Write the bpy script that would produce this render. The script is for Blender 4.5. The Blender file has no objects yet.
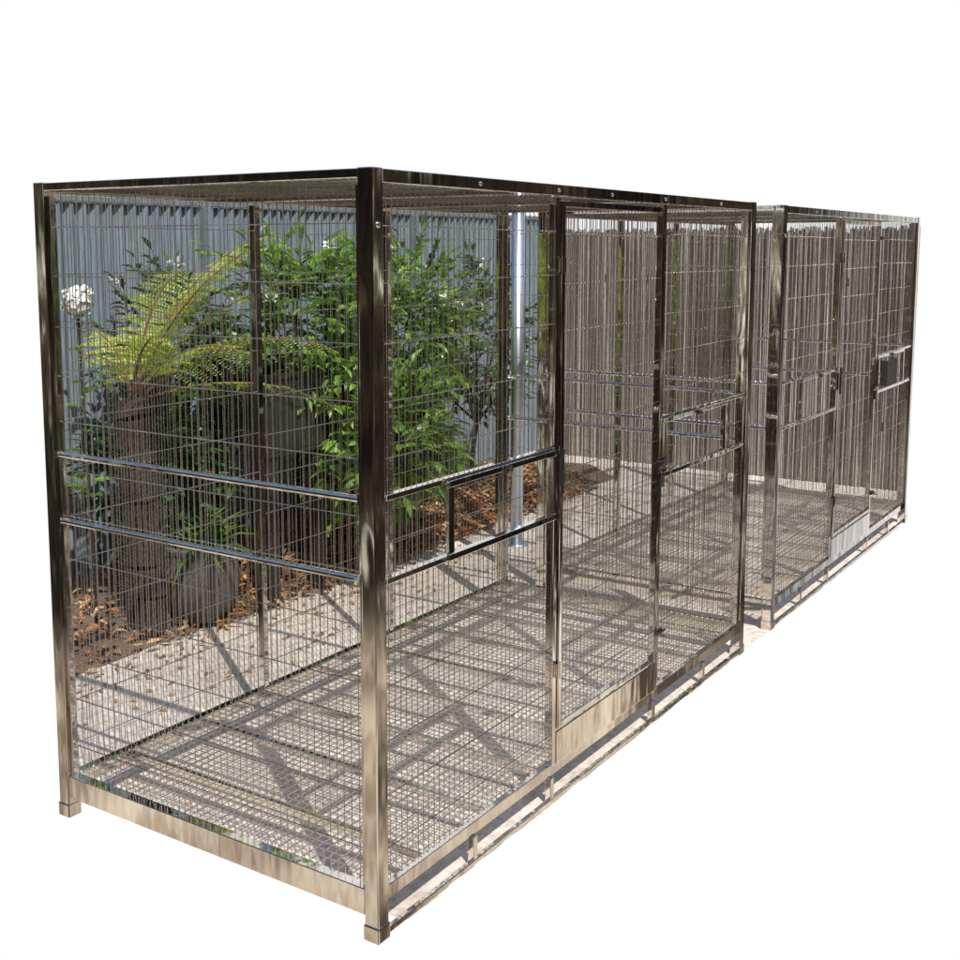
import bpy, math, random
from mathutils import Vector, Matrix
random.seed(7)
R = random.random
U = random.uniform
scene = bpy.context.scene
col = scene.collection

# ------------------------------------------------------------------ helpers
class MB:
    def __init__(s): s.v=[]; s.f=[]; s.m=[]
    def box(s, a, b, mi=0, ch=0.0):
        x0,y0,z0=[min(a[i],b[i]) for i in range(3)]; x1,y1,z1=[max(a[i],b[i]) for i in range(3)]
        n=len(s.v)
        s.v += [(x0,y0,z0),(x1,y0,z0),(x1,y1,z0),(x0,y1,z0),(x0,y0,z1),(x1,y0,z1),(x1,y1,z1),(x0,y1,z1)]
        for q in ((0,3,2,1),(4,5,6,7),(0,1,5,4),(1,2,6,5),(2,3,7,6),(3,0,4,7)):
            s.f.append(tuple(n+i for i in q)); s.m.append(mi)
    def rod(s, p, q, r, k=5, mi=0, r2=None, cap=False):
        p=Vector(p); q=Vector(q); d=(q-p)
        if d.length<1e-6: return
        d.normalize()
        a = d.orthogonal().normalized(); b=d.cross(a)
        r2 = r if r2 is None else r2
        n=len(s.v)
        for c,rr in ((p,r),(q,r2)):
            for i in range(k):
                t=2*math.pi*i/k
                s.v.append(tuple(c+a*math.cos(t)*rr+b*math.sin(t)*rr))
        for i in range(k):
            j=(i+1)%k
            s.f.append((n+i,n+j,n+k+j,n+k+i)); s.m.append(mi)
        if cap:
            s.f.append(tuple(n+i for i in reversed(range(k)))); s.m.append(mi)
            s.f.append(tuple(n+k+i for i in range(k))); s.m.append(mi)
    def poly(s, pts, mi=0):
        n=len(s.v); s.v += [tuple(p) for p in pts]; s.f.append(tuple(range(n,n+len(pts)))); s.m.append(mi)
    def leaf(s, p, d, up, L, W, mi=0, fold=0.25, curl=0.15):
        d=d.normalized(); side=d.cross(up)
        if side.length<1e-4: side=d.orthogonal()
        side.normalize(); nn=side.cross(d)
        n=len(s.v)
        m1=p+d*L*0.35; m2=p+d*L*0.7-nn*curl*L*0.3
        tip=p+d*L-nn*curl*L
        s.v += [tuple(p),tuple(m1+side*W*.5+nn*fold*W),tuple(m2+side*W*.38+nn*fold*W*.6),tuple(tip),
                tuple(m2-side*W*.38+nn*fold*W*.6),tuple(m1-side*W*.5+nn*fold*W),tuple(m1),tuple(m2)]
        for q in ((0,1,6),(1,2,7,6),(2,3,7),(0,6,5),(6,7,4,5),(7,3,4)):
            s.f.append(tuple(n+i for i in q)); s.m.append(mi)
    def ball(s, c, r, k=8, h=6, mi=0, sx=1, sy=1, sz=1):
        n=len(s.v)
        for j in range(h+1):
            ph=math.pi*j/h
            for i in range(k):
                t=2*math.pi*i/k
                s.v.append((c[0]+r*sx*math.sin(ph)*math.cos(t),c[1]+r*sy*math.sin(ph)*math.sin(t),c[2]+r*sz*math.cos(ph)))
        for j in range(h):
            for i in range(k):
                i2=(i+1)%k
                s.f.append((n+j*k+i,n+(j+1)*k+i,n+(j+1)*k+i2,n+j*k+i2)); s.m.append(mi)
    def make(s, name, mats, parent=None, smooth=False, bevel=0):
        me=bpy.data.meshes.new(name); me.from_pydata(s.v,[],s.f)
        for m in mats: me.materials.append(m)
        me.polygons.foreach_set("material_index", s.m)
        if smooth: me.polygons.foreach_set("use_smooth",[True]*len(s.f))
        me.update()
        o=bpy.data.objects.new(name,me); col.objects.link(o)
        if parent: o.parent=parent
        if bevel:
            b=o.modifiers.new("bevel",'BEVEL'); b.width=bevel; b.segments=2; b.limit_method='ANGLE'
        return o

def empty(name, loc, label=None, cat=None, group=None):
    o=bpy.data.objects.new(name,None); o.location=loc; o.empty_display_size=.1; col.objects.link(o)
    if label: o["label"]=label
    if cat: o["category"]=cat
    if group: o["group"]=group
    return o

# ------------------------------------------------------------------ materials
def newmat(name):
    m=bpy.data.materials.new(name); m.use_nodes=True
    nt=m.node_tree; bs=nt.nodes["Principled BSDF"]; return m,nt,bs
def noise(nt, scale, detail=4, vec=None, rough=.55):
    n=nt.nodes.new("ShaderNodeTexNoise"); n.inputs["Scale"].default_value=scale; n.inputs["Detail"].default_value=detail
    n.inputs["Roughness"].default_value=rough
    if vec: nt.links.new(vec,n.inputs["Vector"])
    return n
def ramp(nt, src, stops):
    r=nt.nodes.new("ShaderNodeValToRGB"); e=r.color_ramp.elements
    while len(e)<len(stops): e.new(.5)
    for i,(p,c) in enumerate(stops): e[i].position=p; e[i].color=(*c,1)
    nt.links.new(src,r.inputs[0]); return r
def coords(nt):
    t=nt.nodes.new("ShaderNodeNewGeometry"); return t.outputs["Position"]

def metal(name, c1, c2, r0, r1, scale=9, stretch=(1,1,.25), bump=0.0):
    m,nt,bs=newmat(name)
    mp=nt.nodes.new("ShaderNodeMapping"); mp.inputs["Scale"].default_value=stretch
    nt.links.new(coords(nt),mp.inputs["Vector"])
    n=noise(nt,scale,6,mp.outputs[0],.65)
    r=ramp(nt,n.outputs[0],[(.32,c1),(.68,c2)])
    nt.links.new(r.outputs[0],bs.inputs["Base Color"])
    mr=nt.nodes.new("ShaderNodeMapRange"); mr.inputs["To Min"].default_value=r0; mr.inputs["To Max"].default_value=r1
    n2=noise(nt,scale*3,5,mp.outputs[0]); nt.links.new(n2.outputs[0],mr.inputs[0])
    nt.links.new(mr.outputs[0],bs.inputs["Roughness"]); bs.inputs["Metallic"].default_value=1
    if bump:
        b=nt.nodes.new("ShaderNodeBump"); b.inputs["Strength"].default_value=bump; b.inputs["Distance"].default_value=.01
        n3=noise(nt,scale*1.3,2,mp.outputs[0]); nt.links.new(n3.outputs[0],b.inputs["Height"]); nt.links.new(b.outputs[0],bs.inputs["Normal"])
    return m
M_steel = metal("polished_steel",(.62,.58,.53),(.88,.85,.80),.02,.08,7,(1,1,.3),.17)
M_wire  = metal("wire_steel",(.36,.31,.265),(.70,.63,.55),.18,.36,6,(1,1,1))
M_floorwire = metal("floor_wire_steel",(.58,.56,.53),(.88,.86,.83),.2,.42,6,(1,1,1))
M_dark  = metal("dark_latch_steel",(.10,.09,.08),(.25,.22,.19),.2,.4,20,(1,1,1))
M_galv  = metal("galvanised_steel",(.55,.62,.70),(.76,.82,.88),.3,.5,12,(1,1,.2))

def foliage(name, cols, trans=.35, rough=.4):
    m,nt,bs=newmat(name)
    g=nt.nodes.new("ShaderNodeNewGeometry")
    r=ramp(nt,g.outputs["Random Per Island"],[(i/(len(cols)-1),c) for i,c in enumerate(cols)])
    n=noise(nt,3.0,2,g.outputs["Position"])
    mix=nt.nodes.new("ShaderNodeMix"); mix.data_type='RGBA'; mix.blend_type='MULTIPLY'; mix.inputs[0].default_value=1
    r2=ramp(nt,n.outputs[0],[(.35,(.55,.6,.55)),(.65,(1.2,1.15,1.0))])
    nt.links.new(r.outputs[0],mix.inputs[6]); nt.links.new(r2.outputs[0],mix.inputs[7])
    nt.links.new(mix.outputs[2],bs.inputs["Base Color"]); bs.inputs["Roughness"].default_value=rough
    tr=nt.nodes.new("ShaderNodeBsdfTranslucent")
    m3=nt.nodes.new("ShaderNodeMix"); m3.data_type='RGBA'; m3.blend_type='MULTIPLY'; m3.inputs[0].default_value=1
    m3.inputs[7].default_value=(2.2,2.4,.9,1); nt.links.new(mix.outputs[2],m3.inputs[6]); nt.links.new(m3.outputs[2],tr.inputs[0])
    ms=nt.nodes.new("ShaderNodeMixShader"); ms.inputs[0].default_value=trans
    nt.links.new(bs.outputs[0],ms.inputs[1]); nt.links.new(tr.outputs[0],ms.inputs[2])
    nt.links.new(ms.outputs[0],nt.nodes["Material Output"].inputs[0])
    return m
M_leaf = foliage("shrub_leaf",[(.045,.10,.02),(.10,.21,.03),(.17,.32,.05),(.28,.44,.10)],.34,.33)
M_leaf2= foliage("dark_shrub_leaf",[(.02,.05,.015),(.045,.095,.03),(.08,.16,.05)],.25,.35)
M_fern = foliage("fern_leaf",[(.17,.26,.04),(.32,.40,.07),(.50,.53,.13)],.32,.5)
M_litter=foliage("dry_leaf",[(.14,.06,.03),(.32,.13,.06),(.46,.22,.10),(.52,.38,.24),(.22,.12,.07)],.1,.8)

def rough_mat(name, stops, scale, bump=.3, rough=.9, dist=.01, stretch=(1,1,1), fine=None, island=False):
    m,nt,bs=newmat(name)
    mp=nt.nodes.new("ShaderNodeMapping"); mp.inputs["Scale"].default_value=stretch
    nt.links.new(coords(nt),mp.inputs["Vector"])
    n=noise(nt,scale,8,mp.outputs[0],.65)
    src=n.outputs[0]
    if island:
        g=nt.nodes.new("ShaderNodeNewGeometry")
        a=nt.nodes.new("ShaderNodeMix"); a.inputs[0].default_value=.55
        nt.links.new(n.outputs[0],a.inputs[2]); nt.links.new(g.outputs["Random Per Island"],a.inputs[3]); src=a.outputs[0]
    r=ramp(nt,src,stops)
    out=r.outputs[0]
    n2=noise(nt,scale*14,4,mp.outputs[0])
    r2=ramp(nt,n2.outputs[0],[(.35,(.75,.75,.75)),(.62,(1.1,1.1,1.1))])
    mx=nt.nodes.new("ShaderNodeMix"); mx.data_type='RGBA'; mx.blend_type='MULTIPLY'; mx.inputs[0].default_value=1
    nt.links.new(out,mx.inputs[6]); nt.links.new(r2.outputs[0],mx.inputs[7])
    nt.links.new(mx.outputs[2],bs.inputs["Base Color"]); bs.inputs["Roughness"].default_value=rough
    b=nt.nodes.new("ShaderNodeBump"); b.inputs["Strength"].default_value=bump; b.inputs["Distance"].default_value=dist
    nt.links.new(n2.outputs[0],b.inputs["Height"]); nt.links.new(b.outputs[0],bs.inputs["Normal"])
    return m
M_conc = rough_mat("tan_concrete",[(.3,(.48,.41,.35)),(.5,(.63,.555,.485)),(.7,(.71,.64,.565))],2.2,.35)
M_soil = rough_mat("garden_soil",[(.3,(.10,.06,.04)),(.55,(.20,.13,.085)),(.75,(.32,.22,.15))],6,.8,.95,.03)
M_bark = rough_mat("bark",[(.3,(.02,.014,.01)),(.7,(.075,.052,.037))],10,.9,.95,.03,(1,1,.4))
M_stem = rough_mat("reddish_stem",[(.3,(.12,.05,.025)),(.7,(.28,.14,.06))],10,.3,.6,.01)
M_brush=rough_mat("brushwood",[(.2,(.22,.19,.16)),(.5,(.34,.305,.265)),(.8,(.44,.41,.365))],3,.4,.9,.01,(3,3,.4),island=True)
M_pot  = rough_mat("dark_planter",[(.3,(.012,.011,.010)),(.7,(.03,.026,.023))],5,.3,.6)
M_stone= rough_mat("cement_pot",[(.3,(.05,.046,.042)),(.7,(.12,.11,.10))],8,.4,.9)
M_fence= rough_mat("blue_grey_sheet",[(.3,(.14,.185,.225)),(.6,(.21,.26,.30)),(.8,(.28,.33,.365))],2.5,.05,.35,.01,(4,4,.25))
m,nt,bs=newmat("white_petal"); bs.inputs["Roughness"].default_value=.6
n=noise(nt,30,3,coords(nt)); r=ramp(nt,n.outputs[0],[(.3,(.62,.62,.55)),(.7,(.85,.85,.82))]); nt.links.new(r.outputs[0],bs.inputs["Base Color"])
M_white=m

# ------------------------------------------------------------------ cage
W=1.19; H=1.85; L=2.475
T=.042
D0,D1=.875,1.587
Z0,Z1=.062,.125
ZT=H-.036
cage=empty("bird_cage",(0,0,0),"long polished steel wire cage with plain round end rails","cage","steel wire cages in a row")
def wires_long(mb,x0,x1,y,z0,z1,sp=.0235,rv=.00125,hz=.137,rh=.0015):
    n=max(1,round((x1-x0)/sp))
    for i in range(1,n):
        x=x0+(x1-x0)*i/n
        mb.rod((x+U(-.0016,.0016),y,z0),(x+U(-.0016,.0016),y,z1),rv,5)
    z=z0+hz*.6
    while z<z1-.02:
        mb.rod((x0,y+.0028,z),(x1,y+.0028,z+U(-.004,.004)),rh,5); z+=hz+U(-.006,.006)
def wires_end(mb,y0,y1,x,z0,z1,sp=.0235,rv=.00125,hz=.137,rh=.0015,off=.0028):
    n=max(1,round((y1-y0)/sp))
    for i in range(1,n):
        y=y0+(y1-y0)*i/n
        mb.rod((x,y+U(-.0016,.0016),z0),(x,y+U(-.0016,.0016),z1),rv,5)
    z=z0+hz*.6
    while z<z1-.02:
        mb.rod((x+off,y0,z),(x+off,y1,z+U(-.004,.004)),rh,5); z+=hz+U(-.006,.006)

def corner_post(x,y):
    sx = 1 if x<L/2 else -1; sy = 1 if y<W/2 else -1
    mb=MB()
    mb.box((x,y,.012),(x+sx*T,y+sy*T,H-.002))
    mb.make("corner_post",[M_steel],cage,bevel=.003)
    s=MB()
    s.box((x+sx*(T+.001),y+sy*.010,Z1),(x+sx*(T+.013),y+sy*.026,ZT-.002))
    s.make("panel_edge",[M_steel],cage,bevel=.0015)
    s=MB()
    s.box((x+sx*.010,y+sy*(T+.001),Z1),(x+sx*.026,y+sy*(T+.013),ZT-.002))
    s.make("panel_edge",[M_steel],cage,bevel=.0015)
    f=MB(); f.box((x-sx*.003,y-sy*.003,0),(x+sx*(T+.002),y+sy*(T+.002),.04))
    f.make("foot",[M_steel],cage,bevel=.003)
for x in (0,L):
    for y in (0,W): corner_post(x,y)
def bar(a,b,name="rail",mat=None,bev=.002):
    mb=MB(); mb.box(a,b); return mb.make(name,[mat or M_steel],cage,bevel=bev)
e=.001
for y in (0,W):
    sy=1 if y==0 else -1
    ya=y+sy*.002; yb=y+sy*.034
    bar((T+e,ya,ZT),(L-T-e,yb,H-.004),"top_rail")
    bar((T+e,ya+(.012 if y==0 else 0),Z0+.022),(L-T-e,yb,Z1-.004),"bottom_rail")
    for xx in (D0-.024,D1): bar((xx,ya,Z1-.002),(xx+.024,y+sy*.028,ZT-.002),"door_jamb" if y==0 else "upright")
for xx in (.43,D0-.02,D1,2.05):
    bar((xx,.006,0.001),(xx+.02,.026,Z0+.0215),"foot")
bar((T+e,.004,.004),(L-T-e,.018,.018),"skid_rail")
for x in (0,L):
    sx=1 if x==0 else -1
    xa=x+sx*.002; xb=x+sx*.034
    bar((xa,T+e,ZT+.010),(xb,W-T-e,H-.004),"top_rail")
    bar((xa,T+e,Z0),(xb,W-T-e,Z1+.004),"bottom_rail")
    for z in (1.087,.895):
        mb=MB(); mb.rod((x+sx*.012,T,z),(x+sx*.012,W-T,z),.0085,12)
        mb.box((x+sx*.003,T,z-.013),(x+sx*.022,T+.012,z+.013)); mb.box((x+sx*.003,W-T-.012,z-.013),(x+sx*.022,W-T,z+.013))
        mb.make("end_rail",[M_steel],cage,smooth=False)
for xx in (D0-.012,D1+.012):
    bar((xx-.01,.036,H-.03),(xx+.01,W-.036,H-.010),"roof_tie")
x=.26
while x<L-.1:
    bar((x-.009,.036,Z0+.020),(x+.009,W-.036,Z0+.044),"floor_bearer"); x+=.30
mb=MB(); wires_end(mb,T+.013,W-T-.013,.030,Z1+.006,ZT); mb.make("wire_panel",[M_wire],cage)
mb=MB(); wires_end(mb,T+.013,W-T-.013,L-.030,Z1+.006,ZT,off=-.0028); mb.make("wire_panel",[M_wire],cage)
for a,b in ((T+.013,D0-.024),(D0,D1),(D1+.024,L-T-.013)):
    mb=MB(); wires_long(mb,a,b,W-.022,Z1,ZT); mb.make("wire_panel",[M_wire],cage)
def grid(name,z,spx,spy,mat,rr,x0=.036,x1=L-.036,y0=.036,y1=W-.036,sag=0):
    mb=MB()
    n=round((x1-x0)/spx)
    for i in range(1,n):
        x=x0+(x1-x0)*i/n; mb.rod((x,y0,z),(x,y1,z),rr,4)
    n=round((y1-y0)/spy)
    for i in range(1,n):
        y=y0+(y1-y0)*i/n
        mb.rod((x0,y,z+rr*1.9),(x1,y,z+rr*1.9),rr*1.05,4)
    return mb.make(name,[mat],cage)
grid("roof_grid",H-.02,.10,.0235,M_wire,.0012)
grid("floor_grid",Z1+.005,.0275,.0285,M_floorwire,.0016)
ZA,ZB=1.086,.885
def front_panel(a,b,ha,hb):
    mb=MB()
    yv=.022
    wires_long(mb,a,b,yv,Z1,ZB-.008)
    wires_long(mb,a,b,yv,ZA+.008,ZT)
    if ha-a>.05: wires_long(mb,a,ha-.02,yv,ZB+.008,ZA-.008)
    if b-hb>.05: wires_long(mb,hb+.02,b,yv,ZB+.008,ZA-.008)
    mb.make("wire_panel",[M_wire],cage)
    bar((a,.006,ZA-.007),(b,.028,ZA+.007),"panel_rail"); bar((a,.006,ZB-.007),(b,.028,ZB+.007),"panel_rail")
    h=empty("feeding_hatch",(0,0,0)); h.parent=cage
    fr=MB(); y0,y1=-.008,.004
    z0,z1=ZB+.004,ZA-.014
    fr.box((ha-.018,y0,z1),(hb+.012,y1,z1+.016)); fr.box((ha-.018,y0,z0-.006),(hb+.012,y1,z0+.010))
    fr.box((ha-.020,y0+.001,z0+.011),(ha+.004,y1,z1-.001)); fr.box((hb-.004,y0+.001,z0+.011),(hb+.012,y1,z1-.001))
    fr.make("hatch_frame",[M_steel],h,bevel=.0015)
    g=MB()
    for k in range(1,2): g.rod((ha,.010,z0+(z1-z0)*k/2),(hb,.010,z0+(z1-z0)*k/2),.0014,4)
    g.make("hatch_wire",[M_wire],h)
    kb=MB(); kb.rod(((ha+hb)/2,-.022,z1+.004),((ha+hb)/2,-.008,z1+.004),.006,8,cap=True); kb.box(((ha+hb)/2-.015,-.013,z1-.004),((ha+hb)/2+.015,-.0085,z1+.012))
    kb.make("hatch_catch",[M_dark],h)
front_panel(T+.013,D0-.024,.315,D0-.040)
front_panel(D1+.024,L-T-.013,D1+.046,2.19)
door=empty("door",(0,0,0)); door.parent=cage
dz0,dz1=.235,ZT-.012
fr=MB(); fw=.018
fr.box((D0+.003,-.004,dz0),(D0+.003+fw,.018,dz1)); fr.box((D1-.003-fw,-.004,dz0),(D1-.003,.018,dz1))
fr.box((D0+.004+fw,-.003,dz1-fw),(D1-.004-fw,.017,dz1)); fr.box((D0+.004+fw,-.003,dz0),(D1-.004-fw,.017,dz0+fw))
fr.make("door_frame",[M_steel],door,bevel=.002)
mb=MB(); wires_long(mb,D0+.004+fw,D1-.004-fw,.008,dz0+fw,dz1-fw); mb.make("door_wire",[M_wire],door)
bar((D0+.001,.000,Z1),(D1-.001,.024,dz0-.010),"door_sill")
for z in (.42,1.62):
    h=MB(); h.rod((D0-.002,-.008,z-.025),(D0-.002,-.008,z+.025),.005,8,cap=True); h.box((D0-.018,-.004,z-.02),(D0-.004,.0015,z+.02)); h.box((D0+.001,-.0075,z-.02),(D0+.016,-.0045,z+.02))
    h.make("hinge",[M_steel],door)
for z,s in ((.93,1.0),(1.72,.6),(.34,.6)):
    h=MB(); h.box((D1-.035*s,-.014,z-.016*s),(D1+.024,-.0045,z+.016*s)); h.rod((D1-.05*s,-.019,z),(D1+.03,-.019,z),.005,8,cap=True)
    h.rod((D1-.02,-.019,z),(D1-.02,-.045,z-.004),.004,6,cap=True)
    if s==1: h.box((D1-.02,-.016,z-.075),(D1+.012,-.006,z-.03))
    h.make("latch",[M_dark],door)
h=MB(); h.box((D0-.020,-.012,.98),(D0-.003,-.0035,1.06)); h.rod((D0-.012,-.02,.96),(D0-.012,-.02,1.09),.005,8,cap=True); h.make("hatch_bolt",[M_dark],cage)
for xx in (.45,D0-.012,1.2,D1+.012,2.1):
    mb=MB(); mb.ball((xx,.001,H-.02),.006,10,6,sy=.5); mb.make("rivet",[M_steel],cage,smooth=True)
for z in (1.72,):
    mb=MB(); mb.ball((.021,-.0005,z),.008,10,6,sy=.5); mb.make("rivet",[M_steel],cage,smooth=True)

def copy_tree(o,parent):
    c=o.copy(); col.objects.link(c)
    if parent: c.parent=parent
    for ch in list(o.children):
        copy_tree(ch,c)
    return c
cage2=copy_tree(cage,None)
cage2.location=(2.815,0,0)
cage2["label"]="long polished steel wire cage with black feeder box"
bx=MB(); x0=4.475-2.815; 
bx.box((x0,-.045,.92),(x0+.22,-.041,1.06)); bx.box((x0,-.041,.92),(x0+.004,-.009,1.06)); bx.box((x0+.216,-.041,.92),(x0+.22,-.009,1.06)); bx.box((x0+.004,-.041,.92),(x0+.216,-.009,.925))
o=bx.make("feeder_box",[M_pot],cage2,bevel=.001)

# ------------------------------------------------------------------ setting
def smin(w): return (w+1.628)/1.348-2.091+.012
mb=MB()
edge=[]
x=.12
while x<5.34:
    edge.append((x,.006+U(-.006,.006),0)); x+=.07
poly=edge+[(5.34,0,0),(6.18,.20,0),(6.18,3.10,0),(smin(3.10),3.10,0),(.12,1.335,0)]
mb.poly(poly)
g=mb.make("ground",[M_conc]); g["kind"]="structure"
mb=MB(); NX,NY=90,24
from mathutils import noise as mn
idx={}
for j in range(NY+1):
    for i in range(NX+1):
        tw=j/NY; 
        w=2.10+tw*.92
        sa=smin(w)+.02; s=sa+(5.6-sa)*i/NX
        ww=w+ (0.10*mn.noise((s*1.7,0,3)) if j==0 else 0)
        h=.004+ .075*min(1,tw*5)*(1 if 0<i<NX else .0)+.03*mn.noise((s*4,w*4,0))*min(1,tw*4)
        idx[i,j]=len(mb.v); mb.v.append((s,ww,max(.004,h)))
for j in range(NY):
    for i in range(NX):
        mb.f.append((idx[i,j],idx[i+1,j],idx[i+1,j+1],idx[i,j+1])); mb.m.append(0)
g=mb.make("garden_soil",[M_soil],smooth=True); g["kind"]="structure"
mb=MB()
for i in range(5600):
    w=min(2.95,2.02+abs(random.gauss(.2,.3))); s=U(smin(w)+.06,5.2)
    if s<1.5 and R()<.75: continue
    z=.010+.075*max(0,min(1,(w-2.1)*5))+U(0,.04)
    a=U(0,6.28); d=Vector((math.cos(a),math.sin(a),U(-.2,.6)))
    mb.leaf(Vector((s,w,z)),d,Vector((U(-.5,.5),U(-.5,.5),1)),U(.03,.08),U(.015,.032),fold=.3,curl=U(-.2,.4))
for i in range(420):
    w=2.05-abs(random.gauss(0,.3)); 
    if w<1.25: continue
    s=U(smin(w)+.06,5)
    a=U(0,6.28); mb.leaf(Vector((s,w,.006)),Vector((math.cos(a),math.sin(a),.1)),Vector((0,0,1)),U(.02,.05),.015)
g=mb.make("leaf_litter",[M_litter]); g["kind"]="stuff"
fence=empty("corrugated_fence",(0,3.04,0),"blue-grey corrugated metal fence behind garden bed","fence")
mb=MB(); xs=smin(3.04)+.05; XE=6.16; st=.0095; n=int((XE-xs)/st)
for i in range(n+1):
    x=xs+i*st; y=.016*math.sin(2*math.pi*x/.076)
    mb.v += [(x,y,0),(x,y,1.885)]
for i in range(n):
    mb.f.append((2*i,2*i+2,2*i+3,2*i+1)); mb.m.append(0)
mb.make("fence_sheet",[M_fence],fence,smooth=True)
mb=MB(); mb.box((xs,-.022,1.886),(XE,.022,1.915)); mb.make("fence_cap",[M_fence],fence,bevel=.004)
for px in (2.4,4.3):
    mb=MB(); mb.box((px,-.058,0),(px+.04,-.018,1.885)); mb.make("fence_post",[M_fence],fence,bevel=.003)
tf=empty("brushwood_fence",(6.2,0,0),"pale grey brushwood fence standing beyond the cages","fence")
mb=MB(); y=.22
while y<3.0:
    for layer in range(2):
        xo=U(0,.02)+layer*.018
        mb.rod((xo,y+U(-.008,.008),0),(xo+U(-.006,.006),y+U(-.02,.02),1.80+U(-.035,.02)),U(.005,.009),5)
    y+=U(.005,.010)
mb.make("brushwood",[M_brush],tf)
for z in (.4,1.4):
    mb=MB(); mb.box((.06,.22,z),(.09,3.0,z+.06)); mb.make("fence_rail",[M_brush],tf)
mb=MB(); mb.rod((0,0,.012),(0,0,1.86),.036,20,cap=True); mb.rod((0,0,0),(0,0,.012),.07,20,cap=True); mb.rod((0,0,1.86),(0,0,1.872),.039,20,cap=True)
o=mb.make("steel_pole",[M_galv]); o.location=(3.48,1.70,0); o["label"]="pale galvanised steel pole standing behind the cage"; o["category"]="pole"
for p in o.data.polygons: p.use_smooth = len(p.vertices)==4

# ---- plants
def shrub(name,loc,cen,rad,ntw,label,mat,lw=(.045,.075),flowers=0,trunk=.02,sd=1,seedtw=None):
    random.seed(sd)
    root=empty(name,loc,label,"shrub")
    br=MB(); lf=MB(); fl=MB()
    c=Vector(cen); r=Vector(rad)
    fork=Vector((c.x*.3,c.y*.3,max(.05,c.z-r.z*.9)))
    mid=fork*.5+Vector((U(-.03,.03),U(-.03,.03),0))
    br.rod((0,0,-.02),mid,trunk,7,r2=trunk*.85); br.rod(mid,fork,trunk*.85,7,r2=trunk*.7)
    for i in range(11):
        while 1:
            q=Vector((U(-1,1),U(-1,1),U(-.6,1)))
            if q.length<1: break
        tip=c+Vector((q.x*r.x,q.y*r.y,q.z*r.z))*.75
        m=fork.lerp(tip,.5)+Vector((U(-.05,.05),U(-.05,.05),U(0,.06)))
        br.rod(fork,m,trunk*.55,5,r2=trunk*.35); br.rod(m,tip,trunk*.35,5,r2=trunk*.15)
    for i in range(ntw):
        while 1:
            q=Vector((U(-1,1),U(-1,1),U(-1,1)))
            if .15<q.length<1: break
        f=.78+.5*mn.noise(q*2.1+Vector((sd*3.1,0,0)))
        if mn.noise(q*2.6+Vector((0,sd*5.7,0)))<-.16: continue
        p=c+Vector((q.x*r.x,q.y*r.y,q.z*r.z))*f
        d=(q.normalized()*.8+Vector((U(-.6,.6),U(-.6,.6),U(-.2,.7)))).normalized()
        Lg=U(.12,.24); k=random.randint(8,12)
        br.rod(p,p+d*Lg,.0022,3,r2=.001)
        side=d.cross(Vector((0,0,1))); 
        if side.length<.05: side=Vector((1,0,0))
        side.normalize()
        for j in range(k):
            t=(j+1)/k; pp=p+d*Lg*t+Vector((0,0,-.05*t*t))
            sg=1 if j%2 else -1
            dd=d*U(.35,.7)+side*sg*U(.5,1)+Vector((0,0,U(-.35,.3)))
            lf.leaf(pp,dd,Vector((U(-.5,.5),U(-.5,.5),1)),U(*lw),U(.48,.62)*lw[0]*1.1,curl=U(0,.4))
        lf.leaf(p+d*Lg,d+Vector((0,0,-.2)),Vector((U(-.3,.3),U(-.3,.3),1)),lw[1],lw[0]*.5)
        if flowers and R()<flowers:
            fp=p+d*Lg*1.05
            for j in range(14):
                dd=Vector((U(-1,1),U(-1,1),U(-.4,1))); fl.leaf(fp+dd*.012,dd,Vector((U(-1,1),U(-1,1),1)),U(.022,.036),.02,fold=.1)
    br.make("branch",[M_bark],root); lf.make("crown",[mat],root)
    if fl.v: fl.make("flower",[M_white],root)
    return root
shrub("shrub",(2.35,2.30,.06),(0,0,1.22),(.52,.36,.48),300,"green leafy shrub with small white flowers in garden bed",M_leaf,(.06,.10),flowers=.06,sd=3)
shrub("shrub",(3.10,2.25,.06),(0,0,1.20),(.56,.36,.46),290,"green leafy shrub with white blossom beside steel pole",M_leaf,(.06,.10),flowers=.14,sd=4)
shrub("shrub",(2.62,1.98,.06),(0,0,.66),(.46,.28,.42),290,"low bright green shrub over dry leaf litter",M_leaf,sd=5,lw=(.07,.12))
shrub("shrub",(1.75,2.60,.06),(0,0,1.05),(.32,.24,.5),120,"dark green shrub behind fern with white flowers",M_leaf2,(.055,.09),sd=6,flowers=.08)
shrub("shrub",(4.15,2.40,.06),(0,0,1.0),(.5,.33,.55),150,"dark green shrub against corrugated fence",M_leaf2,(.055,.09),sd=8)
shrub("shrub",(1.50,2.42,.06),(0,0,.60),(.30,.22,.38),130,"small dark shrub at base of tree fern",M_leaf2,(.055,.09),sd=9)
shrub("shrub",(3.35,2.55,.06),(0,0,.55),(.45,.22,.40),150,"low dark green shrub below the blossoming one",M_leaf2,(.055,.09),sd=11)

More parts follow.
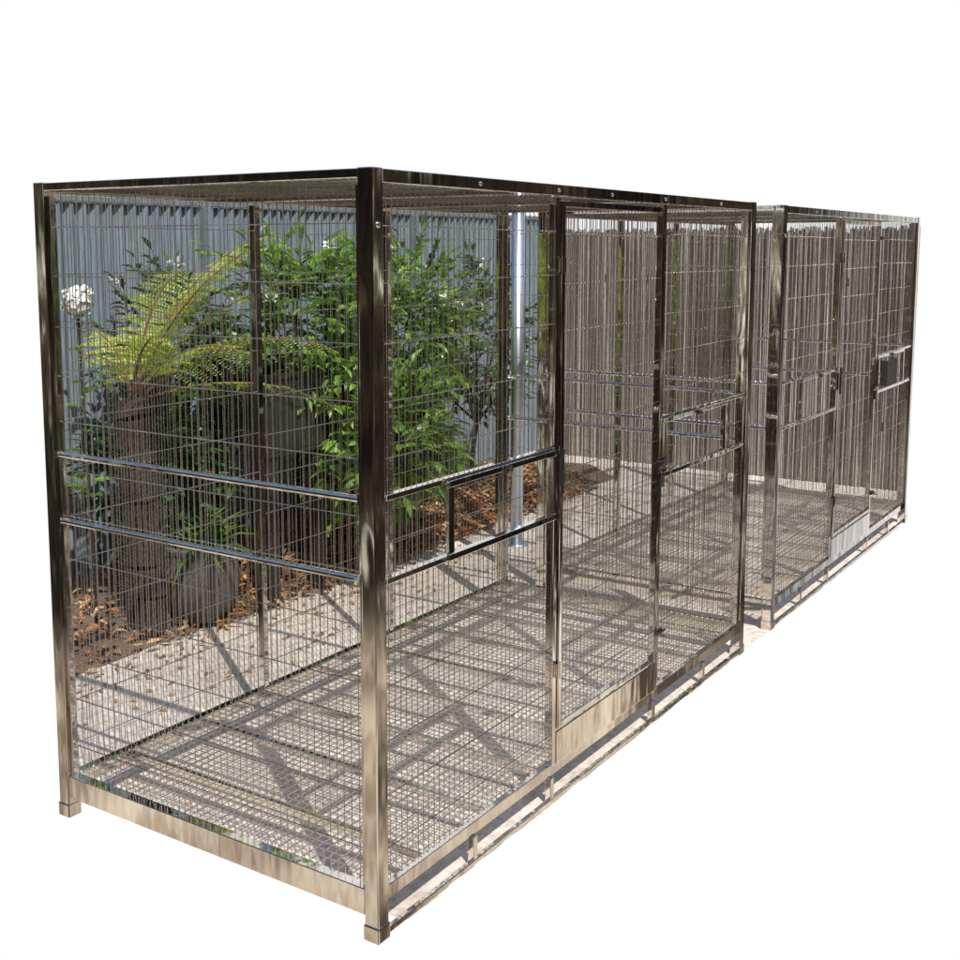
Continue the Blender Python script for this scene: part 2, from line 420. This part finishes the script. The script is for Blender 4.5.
def frond(mb,st,p,az,Lg,up,droop,wd=.22,sp=.034):
    d=Vector((math.cos(az),math.sin(az),0)); side=Vector((-d.y,d.x,0))
    prev=p; n=int(Lg/sp)
    tw=U(-.5,.5)
    for i in range(n):
        t=i/n
        ang=up-droop*t**1.4
        step=Lg/n
        q=prev+(d*math.cos(ang)+Vector((0,0,math.sin(ang))))*step
        st.rod(prev,q,.0065*(1-t)+.0016,4)
        tang=(q-prev).normalized(); nn=side.cross(tang)
        if nn.z<0: nn=-nn
        w=wd*math.sin(math.pi*min(1,(t*.93+.09)))**.7*(1-t*.35)
        if t>.14:
            for sg in (-1,1):
                pd=(side*sg+tang*U(.35,.6)+Vector((0,0,U(-.35,-.05)))+nn*tw*sg).normalized()
                kk=max(3,int(w/.0125)); w1=w*U(.85,1.1)
                for j in range(kk):
                    tt=(j+.3)/kk; pp=q+pd*w1*tt+Vector((0,0,-.2*w*tt*tt))
                    ll=.019*(1-tt*.7)
                    for s2 in (-1,1):
                        mb.leaf(pp,tang*s2+pd*.6,nn,ll,.0135,fold=.05,curl=.1)
        prev=q
random.seed(21)
fern=empty("tree_fern",(1.24,2.20,.05),"tree fern with dark fibrous trunk and yellow-green fronds","fern")
tr=MB(); zz=0; pr=Vector((0,0,-.02)); rr=.08
for i in range(14):
    q=Vector((U(-.012,.012)-.05*i/14,U(-.012,.012),(i+1)*.071)); r2=.08+U(-.012,.012)
    tr.rod(pr,q,rr,9,r2=r2,cap=True); pr=q; rr=r2
for i in range(420):
    a=U(0,6.28); z=U(.05,.98); d=Vector((math.cos(a),math.sin(a),.6))
    b=Vector((-.05*z/.95,0,z))+Vector((math.cos(a),math.sin(a),0))*.068
    tr.rod(b,b+d*U(.02,.06),.004,3,r2=.001)
tr.make("trunk",[M_bark],fern)
top=Vector((-.05,0,.98))
for az,Lg,up,dr in ((-62,.85,1.15,.7),(-35,1.05,1.12,.8),(-8,1.1,1.12,1.0),(22,.95,1.2,1.4),
                    (-50,.9,.3,.9),(-22,1.05,.6,1.1),(-110,.55,1.25,1.7),(-85,.75,.8,1.2),(90,.45,1.3,1.4),(165,.33,1.35,1.6),(-48,.95,.95,.9)):
    lf=MB(); st=MB()
    frond(lf,st,top,math.radians(az+U(-5,5)),Lg,up,dr,wd=.17)
    b0=len(lf.v); lf.v+=st.v; lf.f+=[tuple(i+b0 for i in f) for f in st.f]; lf.m+=[1]*len(st.f)
    lf.make("frond",[M_fern,M_stem],fern)
random.seed(31)
hy=empty("flowering_plant",(1.13,2.40,.05),"tall plant with one round white bloom beside tree fern","plant")
lf=MB()
for (x,y,z,r_) in ((-.04,.0,1.40,.075),):
    stm=MB(); fl=MB()
    stm.rod((0,0,-.02),(x*.6,y*.6,z*.6),.008,5); stm.rod((x*.6,y*.6,z*.6),(x,y,z),.006,5)
    for i in range(420):
        d=Vector((U(-1,1),U(-1,1),U(-1,1))).normalized(); fl.leaf(Vector((x,y,z))+d*r_*.75,d.orthogonal()+Vector((U(-1,1),U(-1,1),U(-1,1)))*.8,d,.028,.026,fold=.1)
    for i in range(14):
        a=U(0,6.28); zz=U(.4,.95)*z; lf.leaf(Vector((x,y,0))*(zz/z)+Vector((0,0,zz)),Vector((math.cos(a),math.sin(a),.3)),Vector((0,0,1)),.11,.05)
    stm.make("stem",[M_bark],hy); fl.make("bloom",[M_white],hy)
lf.make("leaves",[M_leaf],hy)

pl=empty("planter_box",(2.02,2.22,.05),"dark square planter box raised on dark legs","planter")
mb=MB(); a=.20
mb.box((-a,-a,.66),(a,a,.68)); mb.box((-a,-a,.681),(a,-a+.02,1.02)); mb.box((-a,a-.02,.681),(a,a,1.02)); mb.box((-a,-a+.021,.681),(-a+.02,a-.021,1.02)); mb.box((a-.02,-a+.021,.681),(a,a-.021,1.02))
mb.box((-a-.012,-a-.012,1.0205),(a+.012,-a+.025,1.045)); mb.box((-a-.012,a-.025,1.0205),(a+.012,a+.012,1.045)); mb.box((-a-.012,-a+.026,1.0205),(-a+.025,a-.026,1.045)); mb.box((a-.025,-a+.026,1.0205),(a+.012,a-.026,1.045))
mb.make("planter_body",[M_pot],pl,bevel=.004)
mb=MB(); mb.box((-a+.021,-a+.021,.9),(a-.021,a-.021,.97)); mb.make("soil",[M_soil],pl)
for (x,y) in ((-.16,-.16),(.16,-.16),(-.16,.16),(.16,.16)):
    mb=MB(); mb.box((x-.03,y-.03,-.03),(x+.03,y+.03,.659)); mb.make("leg",[M_pot],pl,bevel=.003)
def lathe(prof,k=28):
    mb=MB()
    for (r_,z) in prof:
        for i in range(k):
            t=2*math.pi*i/k; mb.v.append((r_*math.cos(t),r_*math.sin(t),z))
    for j in range(len(prof)-1):
        for i in range(k):
            i2=(i+1)%k; mb.f.append((j*k+i,j*k+i2,(j+1)*k+i2,(j+1)*k+i)); mb.m.append(0)
    return mb
pp=empty("plant_pot",(1.50,2.16,.03),"round dark weathered pot with small plant","pot")
lathe([(.001,0),(.10,0),(.15,.06),(.18,.16),(.175,.25),(.15,.31),(.165,.325),(.165,.345),(.145,.345),(.135,.30),(.001,.29)]).make("pot_body",[M_stone],pp,smooth=True)
lf=MB(); random.seed(5)
for i in range(90):
    a=U(0,6.28); e_=U(.3,1.4); d=Vector((math.cos(a)*math.cos(e_),math.sin(a)*math.cos(e_),math.sin(e_)))
    lf.leaf(Vector((U(-.06,.06),U(-.06,.06),.29)),d,Vector((0,0,1)),U(.12,.28),.026,curl=.5)
lf.make("pot_foliage",[M_leaf],pp)

# ------------------------------------------------------------------ light
az=math.atan2(-.826,-.555); el=math.radians(54)
sd=Vector((math.cos(az)*math.cos(el),math.sin(az)*math.cos(el),math.sin(el)))
sl=bpy.data.lights.new("sun","SUN"); sl.energy=5.0; sl.angle=math.radians(.5); sl.color=(1,.96,.90)
so=bpy.data.objects.new("sun",sl); so.rotation_euler=sd.to_track_quat('Z','Y').to_euler(); so.location=sd*10; col.objects.link(so)

w=bpy.data.worlds.new("World"); scene.world=w; w.use_nodes=True
nt=w.node_tree; nt.nodes.clear()
out=nt.nodes.new("ShaderNodeOutputWorld")
tc=nt.nodes.new("ShaderNodeTexCoord"); G=tc.outputs["Generated"]
sky=nt.nodes.new("ShaderNodeTexSky"); sky.sky_type='NISHITA'; sky.sun_disc=False; sky.sun_elevation=el; sky.sun_rotation=math.pi/2-az
bsky=nt.nodes.new("ShaderNodeBackground"); bsky.inputs[1].default_value=.14; nt.links.new(sky.outputs[0],bsky.inputs[0])
def M(op,a,b=None,c=None):
    n=nt.nodes.new("ShaderNodeMath"); n.operation=op
    for i,x in enumerate((a,b,c)):
        if x is None: continue
        if isinstance(x,(int,float)): n.inputs[i].default_value=x
        else: nt.links.new(x,n.inputs[i])
    return n.outputs[0]
def MR(src,a,b):
    n=nt.nodes.new("ShaderNodeMapRange"); n.interpolation_type='SMOOTHSTEP'
    n.inputs["From Min"].default_value=a; n.inputs["From Max"].default_value=b; nt.links.new(src,n.inputs[0]); return n.outputs[0]
sep=nt.nodes.new("ShaderNodeSeparateXYZ"); nt.links.new(G,sep.inputs[0])
mp=nt.nodes.new("ShaderNodeMapping"); mp.inputs["Scale"].default_value=(1,1,.35); nt.links.new(G,mp.inputs[0])
nz=noise(nt,13,7,mp.outputs[0],.72)
trees=ramp(nt,nz.outputs[0],[(.42,(.010,.008,.007)),(.53,(.035,.028,.020)),(.585,(.15,.13,.08)),(.615,(1.0,1.0,.88)),(.8,(1.5,1.5,1.5))])
nz2=noise(nt,8,6,G,.65)
yard=ramp(nt,nz2.outputs[0],[(.40,(.10,.075,.055)),(.49,(.46,.37,.28)),(.57,(.90,.76,.61)),(.72,(1.1,.98,.84))])
hz=MR(M('ADD',sep.outputs[2],M('MULTIPLY',M('SUBTRACT',nz2.outputs[0],.5),.22)),-.35,-.29)
mix=nt.nodes.new("ShaderNodeMix"); mix.data_type='RGBA'; nt.links.new(hz,mix.inputs[0]); nt.links.new(yard.outputs[0],mix.inputs[6]); nt.links.new(trees.outputs[0],mix.inputs[7])
benv=nt.nodes.new("ShaderNodeBackground"); nt.links.new(mix.outputs[2],benv.inputs[0]); benv.inputs[1].default_value=1
ms=nt.nodes.new("ShaderNodeMixShader"); nt.links.new(MR(M('ADD',sep.outputs[2],M('MULTIPLY',nz.outputs[0],.3)),.46,.58),ms.inputs[0])
nt.links.new(benv.outputs[0],ms.inputs[1]); nt.links.new(bsky.outputs[0],ms.inputs[2])
pit=math.radians(11)
F=(.8323*math.cos(pit),.5543*math.cos(pit),-math.sin(pit))
dp=nt.nodes.new("ShaderNodeVectorMath"); dp.operation='DOT_PRODUCT'; nt.links.new(G,dp.inputs[0]); dp.inputs[1].default_value=F
wh=nt.nodes.new("ShaderNodeBackground"); wh.inputs[0].default_value=(1,1,1,1); wh.inputs[1].default_value=1
ms2=nt.nodes.new("ShaderNodeMixShader"); nt.links.new(MR(dp.outputs["Value"],.60,.72),ms2.inputs[0])
nt.links.new(ms.outputs[0],ms2.inputs[1]); nt.links.new(wh.outputs[0],ms2.inputs[2]); nt.links.new(ms2.outputs[0],out.inputs[0])

# ------------------------------------------------------------------ camera
p=math.radians(7.05)
f=Vector((.8323*math.cos(p),.5543*math.cos(p),-math.sin(p)))
cd=bpy.data.cameras.new("camera"); co=bpy.data.objects.new("camera",cd); col.objects.link(co)
co.location=(-2.091,-1.628,1.668); co.rotation_euler=f.to_track_quat('-Z','Y').to_euler()
cd.sensor_width=36; cd.lens=36*1173/960; cd.shift_x=20/960; cd.shift_y=-87/960; cd.clip_end=500; cd.clip_start=.05
scene.camera=co
scene.view_settings.view_transform='Standard'; scene.view_settings.look='None'; scene.view_settings.exposure=0
